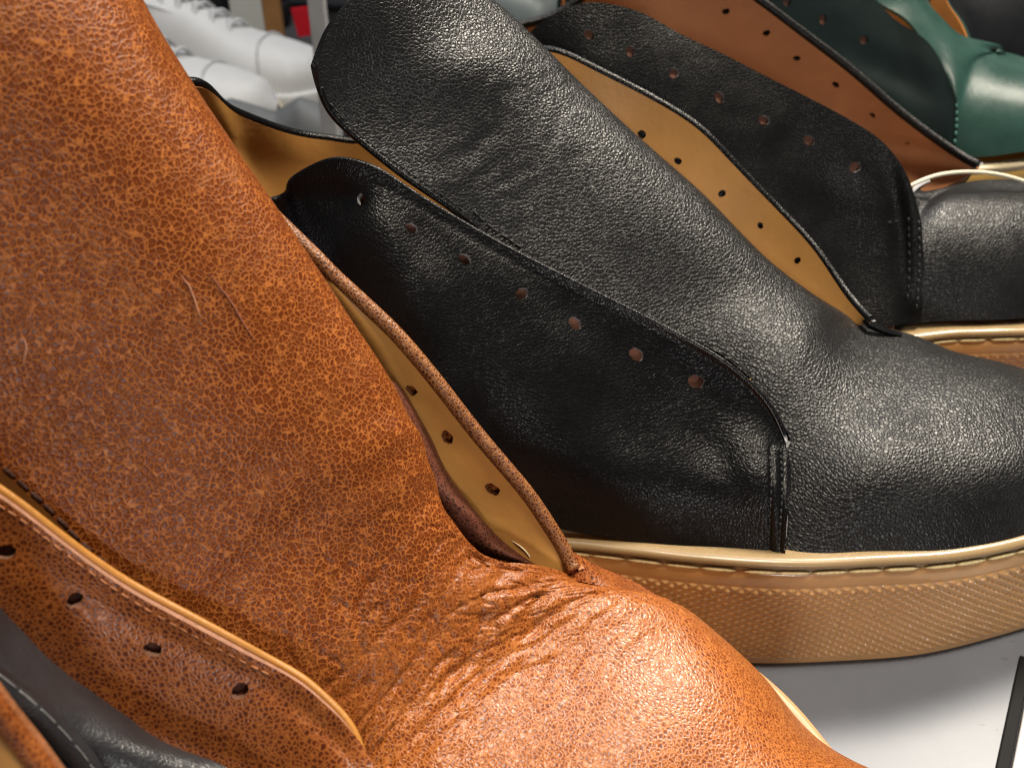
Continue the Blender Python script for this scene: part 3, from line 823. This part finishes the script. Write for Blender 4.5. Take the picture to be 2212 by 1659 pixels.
# ================================================================== BROWN SHOE (front)
BR = thing('brown_shoe', 'large tan brown grained leather shoe with wide tongue and creased vamp filling the left foreground', 'shoe', (-20, 100, 0), 'leather shoes in a row on the shelf')
br_rows = [
    [(-560,420,95), (-400,200,103), (-180,20,112), (60,-110,121), (200,-120,129), (290,-40,135)],
    [(-430,600,95), (-260,400,102), (-60,230,109), (150,100,117), (300,55,127), (378,118,135)],
    [(-260,770,94.5), (-90,580,101), (110,430,108), (310,310,116), (450,265,126), (512,320,134)],
    [(-120,905,94), (60,740,100), (260,600,107), (450,490,115), (580,435,124.5), (628,502,131.5)],
    [(0,1015,93.5), (180,870,99), (380,740,106), (560,640,113.5), (675,585,122), (722,640,127.5)],
    [(118,1122,92.5), (290,990,98), (480,870,104.5), (650,780,112), (765,735,119), (805,762,123)],
    [(245,1240,91), (400,1110,96.5), (580,1000,103), (740,920,109.5), (850,880,116), (888,905,119)],
    [(430,1370,89), (540,1240,95), (690,1130,101.5), (830,1050,107.5), (905,1005,112.6), (938,1030,115.6)],
    [(590,1480,87), (690,1370,92.5), (810,1270,99), (905,1180,104.8), (965,1125,110.4), (1005,1150,114.4)],
    [(700,1590,84.5), (810,1490,90), (930,1390,96.5), (1050,1300,103), (1150,1235,110), (1235,1243,115.6)],
    [w(-24,66,40), w(-23,74,54), (920,1620,85), (1050,1510,92.5), (1190,1400,101), (1310,1305,109), (1415,1285,115.5), w(27,130,37)],
    [w(-10,57,40), w(-9,64,53), (1030,1780,76), (1170,1650,84), (1320,1510,93.5), (1440,1400,103), (1530,1360,111), w(37.5,125,37)],
    [w(4,48,40), w(6,55,52), (1160,1920,69.5), (1300,1790,76.5), (1450,1650,85), (1570,1530,94.5), (1655,1490,103), w(46.5,115.5,37)],
    [w(17,41,40), w(19,47,50), (1300,2060,64.5), (1440,1930,70.5), (1590,1790,77.5), (1700,1675,86), (1765,1625,95), w(53,104,37)],
    [w(38,36,37), w(40,42,48), w(46,52,53), w(54,65,54), w(60,78,52), w(63,88,46), w(64.5,94,37)],
    [w(62,38,37), w(63,44,45), w(66,52,47.5), w(70,61,47.5), w(72,70,45), w(73,76,37)],
    [w(78,50,37), w(78.5,52,39), w(79,55,40), w(79,58,40), w(78.5,61,39), w(78,63,37)],
]
gTB = Grid(br_rows, 440, 230)
def ridge(x):
    x = x - math.floor(x)
    return 1 - abs(2 * x - 1)
def br_disp(rho, v, P, px):
    x, y = px
    d = .45 * n3(P, .035) + .12 * n3(P, .11)
    # flex creases where the tongue bends into the vamp
    mk = math.exp(-((rho - 9.05) / (1.25 if rho < 9.05 else 1.25)) ** 2)
    lng = float(np.interp(rho, np.arange(17), [0, 11, 23.8, 35.9, 46.5, 56.3, 66.8, 78.5, 91.5, 105.5, 120.3, 132.5, 145.1, 157.9, 187.4, 205.4, 218.6]))
    a_ = v * 62.0; b_ = lng + 10 * math.sin(v * 2.2)
    def valley(f, e, k, seed):
        n_ = mnoise.noise(Vector((a_ * f * e + seed, b_ * f + .5 * mnoise.noise(Vector((a_ * .06, b_ * .06, seed))), seed)))
        return max(0.0, 1 - abs(n_) * k) ** 1.5
    mk *= min(1, max(0, (1 - v) / .16)) * min(1, max(0, (v - .03) / .12))
    fd = .45 + .75 * max(0, .5 + mnoise.noise(Vector((a_ * .05, b_ * .07, 4.2))))
    d -= mk * fd * (.80 * valley(.17, .26, 5.0, 1.3) + .70 * valley(.30, .32, 4.5, 7.7) + .38 * valley(.55, .45, 4.0, 3.1))
    d += mk * .35 * n3(P, .11)
    # hollow in front of the far facing
    d -= 2.2 * math.exp(-(((x - 1060) / 85) ** 2 + ((y - 1190) / 60) ** 2))
    d += .8 * math.exp(-(((x - 1300) / 90) ** 2 + ((y - 1330) / 60) ** 2))
    # the hint of folds lower on the tongue
    d += .28 * math.exp(-((rho - 6.8) / 1.3) ** 2) * math.sin(rho * 7 + 2.5 * n3(P, .03) + 2 * v) * (.5 + n3(P, .05))
    return d
gTB.displace(br_disp)
SPLITB = 9.3
_su = np.cumsum(np.concatenate([[0], np.linalg.norm(np.diff(gTB.P[:, gTB.nv // 2], axis=0), axis=1)]))
print('BR rows at mm', [round(float(np.interp(r, gTB.rho, _su)), 1) for r in range(17)])
sheet('tongue', gTB, [M['brown'], M['brown_cut']], BR, 1.6, r1=SPLITB)
sheet('vamp', gTB, [M['brown'], M['brown_cut']], BR, 1.6, r0=SPLITB)
seam = [(-60,952), (0,1004), (60,1056), (120,1112), (185,1180), (240,1226), (290,1266)]
stitches('stitching', path_on(gTB, seam, .02, 100), M['thread_brown'], BR, pitch=2.3, r=.33, fill=.85)
for nm, a, b_, r_ in (('scratch_pale', (388,592), (442,690), .12), ('scratch', (448,590), (560,742), .15), ('scratch_pale', (48,726), (58,790), .12)):
    Pq = np.array([gTB.on(a[0] + (b_[0] - a[0]) * t + 5 * math.sin(5 * t), a[1] + (b_[1] - a[1]) * t, .10) for t in np.linspace(0, 1, 14)])
    Pq = curve(Pq, 40)
    o = tube('scratch', Pq, r_ * np.sin(np.linspace(.15, math.pi - .1, 40)), M[nm], BR, k=6)

qb = [
    [w(-150,112,112), w(-155,108,90), w(-158,105,64), w(-158,104,37)],
    [w(-120,95,110), w(-122,88,90), w(-123,82,64), w(-123,80,37)],
    [(-200,930,88), (-250,1030,84), (-300,1160,80), w(-80,72,60), w(-80,70,37)],
    [(-100,1000,88.5), (-160,1110,85), (-215,1240,81.5), (-270,1400,78), w(-66,69,37)],
    [(0,1073,88.5), (-60,1185,85), (-120,1315,81.5), (-180,1470,78), w(-58,67,37)],
    [(80,1131,88), (25,1240,84.5), (-40,1370,81), (-110,1530,77), w(-50,66,37)],
    [(170,1200,87.5), (115,1310,84), (50,1440,80.5), (-30,1600,76), w(-43,65,37)],
    [(280,1275,87), (225,1385,83.5), (160,1510,80), (80,1665,75.5), w(-36,64,37)],
    [(400,1341,86), (345,1450,82.5), (285,1570,79), (210,1720,74.5), w(-31,63,37)],
    [(520,1405,85), (470,1510,81.5), (410,1630,78), (340,1780,73.5), w(-26,62,37)],
    [(590,1441,84.5), (540,1550,80.5), (485,1665,77), (420,1810,72.5), w(-22,61,37)],
    [(645,1473,83.5), (597,1580,79.5), (545,1690,76), (490,1830,71.5), w(-19,60,37)],
    [(695,1513,82), (652,1615,78), (605,1720,74.5), (560,1850,70), w(-15,58,37)],
    [(745,1562,80), (706,1655,76), (665,1750,72.5), (630,1870,68), w(-11,56,37)],
    [(783,1612,78), (755,1690,74), (725,1780,70.5), (700,1890,66), w(-7,54,37)],
    [(806,1659,76), (790,1730,72), (775,1810,68.5), (760,1910,64), w(-3,52,37)],
    [(838,1765,70.5), (835,1810,68), (830,1870,65), (825,1950,61), w(2,50,37)],
]
gQB = Grid(qb, 360, 150)
def qb_disp(rho, v, P, px):
    d = .4 * n3(P, .045) * min(1, v * 5)
    d += .3 * math.exp(-(v / .02) ** 2) - .25 * math.exp(-((v - .05) / .02) ** 2)
    return d
gQB.displace(qb_disp)
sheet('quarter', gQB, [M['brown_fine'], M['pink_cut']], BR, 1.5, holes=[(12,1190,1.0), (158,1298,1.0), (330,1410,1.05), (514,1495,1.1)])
sheet('lining', gQB, [M['brown_dark_shaded'], M['yellow_edge']], BR, .9, off=-1.95)
tube('edge_binding', edge_path(gQB, -1.75, 2, 16, .35, n=260), .56, M['yellow_edge'], BR)

stitches('stitching', path_on(gQB, [(-40,1070), (20,1105), (95,1160), (175,1221), (285,1297), (400,1362), (520,1426), (600,1466)], .02, 200), M['brown_cut'], BR, pitch=1.7, r=.15, fill=.7)
fb = [
    [w(-150,112,113), w(-157,113,90), w(-160,113,64), w(-160,113,38)],
    [w(-138,130,112), w(-142,134,90), w(-143,136,64), w(-143,137,38)],
    [w(-100,139,110), w(-100,143,88), w(-100,145,64), w(-100,146,38)],
    [(440,360,141.5), (470,430,140.6), (500,520,140.8), w(-56,147,38)],
    [(560,448,138.5), (585,500,137.6), (612,570,137.8), w(-46,147,38)],
    [(680,553,135), (692,582,133.8), (690,640,133.8), w(-38,146,38)],
    [(735,609,133.5), (742,640,132.4), (735,700,132.8), w(-32,145,38)],
    [(790,668,132), (795,712,131.2), (780,780,131.8), w(-26,144,38)],
    [(850,729,130.5), (850,790,130.2), (830,860,130.8), w(-20,143,38)],
    [(910,798,128.7), (890,870,128.8), (850,950,129.8), w(-14,142,38)],
    [(970,873,126.7), (935,945,126.9), (890,1010,127.8), w(-7,141,38)],
    [(1030,949,124.7), (975,1030,124.9), (930,1080,125.8), w(0,140,38)],
    [(1090,1020,122.6), (1022,1100,123.2), (980,1140,123.8), w(7,138,40)],
    [(1140,1080,121), (1065,1150,121.4), (1030,1190,121.8), w(13,135,42)],
    [(1180,1138,119.2), (1115,1198,119.2), (1085,1230,119.8), w(18,131,44)],
    [(1213,1188,117.6), (1168,1230,116.8), (1145,1250,117.3), w(21,127,48)],
    [(1233,1238,115.4), (1222,1246,116.2), (1210,1252,117.2), (1195,1258,118.5)],
]
gFB = Grid(fb, 340, 90)
sheet('lining', gFB, [M['tan_pale'], M['brown_cut']], BR, .9, holes=[(884,842,1.0), (964,945,1.15), (1064,1058,1.2)])
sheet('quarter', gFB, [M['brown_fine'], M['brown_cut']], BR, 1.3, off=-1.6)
tube('edge_binding', edge_path(gFB, -.7, 0, 16, .45, n=400), 1.25, M['brown_edge'], BR, k=14)
gus = [
    [(800,800,123.5), (830,815,124.5), (868,838,128.2)],
    [(830,850,121.5), (858,862,122.5), (890,872,127.6)],
    [(860,910,120.5), (890,925,121), (932,950,125.6)], [(890,970,119.5), (925,990,120), (972,1030,123.6)], [(920,1035,118.5), (955,1050,118.6), (1017,1092,121.9)],
    [(955,1095,117.3), (1000,1105,117), (1060,1142,120.2)], [(960,1165,117), (1030,1165,116.2), (1112,1190,118.6)], [(1035,1220,116.8), (1105,1205,116), (1166,1224,116.9)], [(1150,1255,116.5), (1200,1242,115.5), (1224,1247,115.4)],
]
gGus = Grid(gus, 150, 30)
def gus_disp(rho, v, P, px):
    return .25 * n3(P, .15)
gGus.displace(gus_disp)
sheet('gusset', gGus, [M['brown_dark_shaded'], M['brown_dark_shaded']], BR, .7)  # dark colour stands in for the far facing's shadow on this leather
gTabB = Grid([[(1222,1180,118.3), (1236,1252,115.2)], [(1290,1221,120), (1330,1272,115.6)], [(1360,1251,121), (1382,1284,117.3)], [(1424,1288,119), (1429,1296,118)]], 60, 24)
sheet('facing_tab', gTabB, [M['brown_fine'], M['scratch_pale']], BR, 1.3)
# small pale scrap of glue paper caught by the lining
gScrap = Grid([[(1105,1168,120.2), (1118,1176,119.6)], [(1124,1184,119.4), (1134,1190,118.8)], [(1141,1201,118.4), (1144,1203,118.2)]], 8, 4)
sheet('lining_fray', gScrap, [M['cream_rim'], M['cream_rim']], BR, .3)
loopBR = [(20,135.5), (29,132), (36,127), (44,118.5), (50.3,108.8), (55.5,98), (64,90), (73,78), (79,60), (77,46), (64,36), (40,33), (17,38), (0,48), (-15,57), (-35,63), (-60,67), (-100,72), (-140,84), (-160,104), (-158,124), (-138,140), (-90,147), (-40,147), (-5,144.5)]
sole(BR, loopBR, 36.5, n=900, m_rim='gum_rim_warm', m_side='gum', texture=True, zs=.5, stitch=True)

# ================================================================== ADDED GREY PIECE between the brown pair: sheen on brown leather put into colour
C = thing('grey_sheen_piece', 'added dark grey piece for the grey sheen on brown leather, with pale stitched rim, at lower left corner', 'shoe', (-60, 72, 0), 'leather shoes in a row on the shelf')
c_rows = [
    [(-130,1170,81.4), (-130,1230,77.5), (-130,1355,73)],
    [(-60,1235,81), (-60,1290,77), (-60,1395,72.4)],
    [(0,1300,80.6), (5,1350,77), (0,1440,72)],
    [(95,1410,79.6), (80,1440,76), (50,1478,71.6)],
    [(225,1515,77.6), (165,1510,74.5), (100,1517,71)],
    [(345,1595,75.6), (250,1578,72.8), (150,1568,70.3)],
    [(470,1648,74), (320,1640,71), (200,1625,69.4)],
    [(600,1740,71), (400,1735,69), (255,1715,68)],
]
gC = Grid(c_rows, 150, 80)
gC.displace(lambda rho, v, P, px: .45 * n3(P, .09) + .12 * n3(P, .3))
sheet('quarter', gC, [M['grey_sheen'], M['grey_sheen']], C, 1.3)
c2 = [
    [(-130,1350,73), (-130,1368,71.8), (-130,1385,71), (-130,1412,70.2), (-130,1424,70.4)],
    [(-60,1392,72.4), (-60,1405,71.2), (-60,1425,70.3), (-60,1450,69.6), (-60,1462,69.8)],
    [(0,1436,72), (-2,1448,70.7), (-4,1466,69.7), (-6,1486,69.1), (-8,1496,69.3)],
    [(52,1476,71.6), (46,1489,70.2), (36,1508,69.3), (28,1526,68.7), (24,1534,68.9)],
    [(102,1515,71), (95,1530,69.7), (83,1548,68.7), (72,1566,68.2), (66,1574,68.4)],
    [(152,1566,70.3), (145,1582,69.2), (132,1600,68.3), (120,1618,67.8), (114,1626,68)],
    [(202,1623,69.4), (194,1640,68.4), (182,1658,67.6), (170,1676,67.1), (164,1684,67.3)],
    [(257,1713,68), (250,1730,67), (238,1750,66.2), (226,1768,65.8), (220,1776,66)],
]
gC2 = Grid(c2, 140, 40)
sheet('stitched_rim', gC2, [M['grey_sheen'], M['grey_sheen']], C, 1.0)
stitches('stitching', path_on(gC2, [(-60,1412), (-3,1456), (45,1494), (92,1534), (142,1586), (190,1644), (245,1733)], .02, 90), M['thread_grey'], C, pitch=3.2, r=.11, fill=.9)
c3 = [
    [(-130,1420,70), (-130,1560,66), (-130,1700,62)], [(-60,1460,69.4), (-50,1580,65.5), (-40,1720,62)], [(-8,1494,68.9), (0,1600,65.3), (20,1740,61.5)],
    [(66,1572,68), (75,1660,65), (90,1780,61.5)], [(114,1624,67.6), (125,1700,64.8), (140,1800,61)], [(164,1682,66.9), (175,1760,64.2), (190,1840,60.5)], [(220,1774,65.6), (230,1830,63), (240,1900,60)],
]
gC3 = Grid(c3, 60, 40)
sheet('lining', gC3, [M['grey_sheen_in'], M['grey_sheen_in']], C, 1.0)

# ================================================================== FRONT BROWN SHOE (only its collar is seen)
FS = thing('brown_shoe', 'tan brown shoe of which only the rolled collar shows in the bottom left corner', 'shoe', (-60, 50, 0), 'leather shoes in a row on the shelf')
edge = pts([(-260,1270,60), (-120,1400,60), (-10,1530,60), (38,1592,60), (87,1655,59.5), (135,1730,59), (190,1830,58)])
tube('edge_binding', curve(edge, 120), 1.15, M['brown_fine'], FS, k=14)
fr = [[w(*(p + np.array([-.6, -.3, .2]))), w(*(p + np.array([-1.4, -2.2, -2.5]))), w(*(p + np.array([-2.6, -4.5, -9]))), w(*(p + np.array([-3, -6, -24])))] for p in edge]
gFS = Grid(fr, 90, 40)
sheet('lining', gFS, [M['tan'], M['tan']], FS, .9)
fo = [[w(*(p + np.array([.5, .5, .2]))), w(*(p + np.array([.6, 1.0, -9]))), w(*(p + np.array([1, 1.2, -24])))] for p in edge]
gFO = Grid(fo, 90, 30)
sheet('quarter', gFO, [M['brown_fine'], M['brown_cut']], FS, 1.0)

# ================================================================== SHELF
def box(name, x0, x1, y0, y1, z0, z1, mat, parent=None, bev=.6, rot=0, piv=None):
    V = []
    for z in (z0, z1):
        for (x, y) in ((x0, y0), (x1, y0), (x1, y1), (x0, y1)):
            V.append([x, y, z])
    V = np.array(V, float)
    if rot:
        c = np.array(piv if piv is not None else V.mean(0)); cs, sn = math.cos(rot), math.sin(rot)
        d = V - c
        V = np.stack([c[0] + d[:, 0] * cs - d[:, 1] * sn, c[1] + d[:, 0] * sn + d[:, 1] * cs, V[:, 2]], -1)
    F = [[3, 2, 1, 0], [4, 5, 6, 7], [0, 1, 5, 4], [1, 2, 6, 5], [2, 3, 7, 6], [3, 0, 4, 7]]
    o = raw(name, V, F, mat, parent, smooth=False)
    if bev:
        md = o.modifiers.new('bevel', 'BEVEL'); md.width = bev * MM; md.segments = 2
    return o
cor = [(-700, -120), (700, -120), (700, 520), (70, 520), (20, 430), (-700, 430)]
sh = raw('shelf', [(x, y, -22) for x, y in cor] + [(x, y, 0) for x, y in cor],
         [[5, 4, 3, 2, 1, 0], [6, 7, 8, 9, 10, 11]] + [[i, (i + 1) % 6, 6 + (i + 1) % 6, 6 + i] for i in range(6)], M['shelf'], None, smooth=False)
tag(sh, kind='structure')
# seam strip running away to the right under the black shoe's toe
a = at(2150, 1659, z=0.0); b_ = at(2207, 1395, z=0.0)
dirv = (b_ - a) / np.linalg.norm(b_ - a); perp = np.array([dirv[1], -dirv[0], 0])
tr = thing('shelf_divider', 'black rubber strip beside a grey metal rail on the white shelf', 'divider', tuple(a))
def bar(name, o0, o1, h, mat, l0=-140, l1=34):
    V = []
    for z in (-.5, h):
        for l, o in ((l0, o0), (l0, o1), (l1, o1), (l1, o0)):
            p = a + dirv * l + perp * o; V.append([p[0], p[1], z])
    o = raw(name, V, [[3, 2, 1, 0], [4, 5, 6, 7], [0, 1, 5, 4], [1, 2, 6, 5], [2, 3, 7, 6], [3, 0, 4, 7]], mat, tr, smooth=False)
    md = o.modifiers.new('bevel', 'BEVEL'); md.width = .0003; md.segments = 2
bar('rubber_strip', 0, 2.6, .9, M['rubber_black'])
bar('rail', 2.8, 30, 1.6, M['steel'])

# ================================================================== BACKGROUND: a lower table with more shoes
lt = box('table_top', -1500, 900, 640, 1900, -185, -150, M['lower_table'])
tag(lt, kind='structure')
bw = box('back_wall', -2500, 2000, 1950, 1970, -900, 900, M['dark_fabric'], bev=0)
tag(bw, kind='structure')

def sneaker(name, label, cat, loc, rz, mats, L=285, tilt=0.0, laces=True, group=None, scale=1.0):
    """a whole low shoe built heel to toe along +x: upper, tongue, laces, toe cap seam, sole"""
    root = bpy.data.objects.new(name, None); link(root); tag(root, label, cat, group)
    root.location = Vector(loc) * MM; root.rotation_euler = (tilt, 0, rz); root.scale = (scale,) * 3
    root['_base'] = [0.0, 0.0, 0.0]
    up, so, lace = mats
    n = 60; k = 40
    t = np.linspace(0, 1, n); x = t * L
    wd = np.interp(t, [0, .04, .15, .35, .6, .75, .9, .97, 1], [8, 24, 33, 31, 40, 46, 40, 24, 6])
    ht = np.interp(t, [0, .04, .12, .3, .42, .6, .72, .85, .95, 1], [60, 82, 86, 70, 84, 66, 48, 40, 32, 12])
    V = []
    for i in range(n):
        for q in range(k):
            th = math.pi * q / (k - 1)
            c, s_ = math.cos(th), math.sin(th)
            V.append([x[i], wd[i] * math.copysign(abs(c) ** .75, c), 24 + ht[i] * s_ ** .8])
    F = [[i * k + q, i * k + q + 1, (i + 1) * k + q + 1, (i + 1) * k + q] for i in range(n - 1) for q in range(k - 1)]
    raw('upper', V, F, up, root)
    V, F = [], []
    lev = [(0, .94), (2, 1.02), (14, 1.05), (26, 1.06), (29, 1.03), (29, .9)]
    ring = [(x[i], wd[i]) for i in range(n)] + [(x[i], -wd[i]) for i in range(n - 1, -1, -1)]
    for z, sc_ in lev:
        for (xx, yy) in ring: V.append([(xx - L / 2) * (1 + (sc_ - 1) * .35) + L / 2, yy * sc_ + math.copysign(3 * (sc_ > 1), yy), z])
    m = len(ring)
    for a_ in range(len(lev) - 1):
        for i in range(m): F.append([a_ * m + i, a_ * m + (i + 1) % m, (a_ + 1) * m + (i + 1) % m, (a_ + 1) * m + i])
    F.append(list(range(m))[::-1])
    raw('sole', V, F, so, root)
    # toe cap seam
    ci = int(n * .78)
    seam_ = np.array([[x[ci] + 10 * math.cos(math.pi * q / 29) ** 2, (wd[ci] + .6) * math.copysign(abs(math.cos(math.pi * q / 29)) ** .75, math.cos(math.pi * q / 29)), 24.6 + (ht[ci] + .4) * math.sin(math.pi * q / 29) ** .8] for q in range(30)])
    tube('toe_seam', seam_, 1.3, lace, root, k=6)
    if laces:
        for q in range(6):
            tx = .40 + .055 * q
            hh = 24 + np.interp(tx, t, ht); 
            for sg in (-1, 1):
                P = [[tx * L - 3 * sg, -20, hh - 12], [tx * L, -8, hh + 1], [tx * L + 5 * sg, 5, hh + 3.5], [tx * L + 9 * sg, 20, hh - 11]]
                tube('lace', curve(np.array(P), 16), 3.0, lace, root, k=6, flat=.6)
        tP = Grid([[w(.30 * L, -22, 100), w(.28 * L, 0, 112), w(.30 * L, 22, 100)], [w(.42 * L, -22, 100), w(.42 * L, 0, 108), w(.42 * L, 22, 100)], [w(.66 * L, -18, 74), w(.66 * L, 0, 80), w(.66 * L, 18, 74)]], 20, 14)
        sheet('tongue', tP, [up, up], root, 4)
    return root

WG = 'shoes on the lower table behind'
sneaker('white_sneaker', 'white laced sneaker, blurred, pointing right on the lower table behind', 'sneaker', (-455, 990, -150), math.radians(-9), (M['white'], M['white'], M['white_lace']), group=WG)
sneaker('white_sneaker', 'second white sneaker, only its pale toe showing below the laced white one', 'sneaker', (-470, 880, -150), math.radians(-4), (M['white'], M['cream_rim'], M['white_lace']), L=262, group=WG)
sneaker('black_sneaker', 'blurred black shoe behind the laced white sneaker at the top', 'sneaker', (-560, 1230, -150), math.radians(5), (M['dark_fabric'], M['dark_fabric'], M['dark_fabric']), group=WG, laces=False)
sneaker('maroon_shoe', 'blurred dark maroon shoe leaning behind the grey upright', 'sneaker', (-330, 1330, -95), math.radians(-15), (M['maroon'], M['dark_fabric'], M['maroon']), group=WG, laces=False, scale=1.15)
sneaker('grey_sneaker', 'blurred grey shoe lying below the white toe by the grey upright', 'sneaker', (-235, 735, -150), math.radians(8), (M['grey_suede'], M['grey_suede'], M['grey_suede']), L=230, group=WG, laces=False, scale=.75)
sneaker('blue_grey_shoe', 'blue grey shoe with cream edge, blurred, right of the black tongue tip', 'sneaker', (-60, 640, -60), math.radians(12), (M['teal_grey'], M['cream_rim'], M['teal_grey']), L=240, group=WG, laces=False, scale=1.0)

pb = thing('display_board', 'white upright board with tan edge standing behind the white sneaker', 'board', (-290, 1150, -150))
p0 = at(512, 0, Y=1150); 
box('panel', -318, -282, 1150, 1162, -150, 60, M['white_board'], pb, bev=1)
box('edge_strip', -281.5, -262, 1152, 1164, -150, 60, M['tan_board'], pb, bev=1)
po = box('upright', -112, -103, 560, 569, -185, 110, M['steel'])
tag(po, 'grey metal upright behind the round tip of the black tongue', 'post')
rt = raw('tag', [[-238, 1098, -92], [-220, 1098, -90], [-218, 1100, -120], [-234, 1100, -122], [-238, 1102, -92], [-220, 1102, -90], [-218, 1104, -120], [-234, 1104, -122]],
         [[0, 1, 2, 3], [7, 6, 5, 4], [0, 4, 5, 1], [1, 5, 6, 2], [2, 6, 7, 3], [3, 7, 4, 0]], M['red'], None, smooth=False)
tag(rt, 'small bright red tag beside the white sneaker toe', 'tag')

# ------------------------------------------------------------------ light
def area(name, loc, aim, size, power, col=(1, 1, 1), size_y=None, spread=180):
    l = bpy.data.lights.new(name, 'AREA'); l.energy = power; l.color = col
    l.spread = math.radians(spread)
    l.shape = 'RECTANGLE'; l.size = size; l.size_y = size_y or size
    o = bpy.data.objects.new(name, l); COL.objects.link(o)
    o.location = loc
    o.rotation_euler = (Vector(aim) - Vector(loc)).to_track_quat('-Z', 'Y').to_euler()
    return o
area('ceiling_lamp', (.23, .05, 1.10), (.03, .11, .05), .20, 11.5, (1, .89, .74), .16)
area('ceiling_spot', (.53, .60, .90), (.08, .16, .06), .26, 3.4, (1, .90, .76), .20, 76)
area('window_lamp', (.24, -.80, .20), (.08, .155, .05), .12, 2.4, (1, .98, .96))
area('left_lamp', (-.85, .02, .35), (-.04, .1, .1), .30, .35, (.78, .78, 1))
area('back_fill', (-.1, 1.1, 1.15), (-.12, .9, -.1), .8, 9.0, (.97, .98, 1))  # added fill that lights the background, no visible source
wd_ = bpy.data.worlds.new('World'); scene.world = wd_; wd_.use_nodes = True
bgn = wd_.node_tree.nodes['Background']
bgn.inputs[0].default_value = (.80, .86, .95, 1); bgn.inputs[1].default_value = .075

# ------------------------------------------------------------------ camera object and output
cd = bpy.data.cameras.new('camera'); co = bpy.data.objects.new('camera', cd); COL.objects.link(co)
co.location = Vector(CAM) * MM
co.rotation_euler = (math.pi / 2 - PITCH, 0, 0)
cd.sensor_width = 36.0; cd.sensor_fit = 'HORIZONTAL'
cd.lens = FPX / 2212.0 * 36.0
cd.clip_start = .005; cd.clip_end = 20
cd.dof.use_dof = True; cd.dof.focus_distance = .176
cd.dof.aperture_fstop = cd.lens / 1.0
scene.camera = co
scene.render.resolution_x, scene.render.resolution_y = 1024, 767
vs = scene.view_settings
vs.view_transform = 'Standard'; vs.look = 'None'; vs.exposure = 0; vs.gamma = 1; vs.use_curve_mapping = False
scene.render.engine = 'CYCLES'
scene.cycles.use_denoising = True
scene.cycles.filter_width = 1.1
scene.cycles.max_bounces = 6
for o in list(scene.objects):
    if '_base' in o: del o['_base']
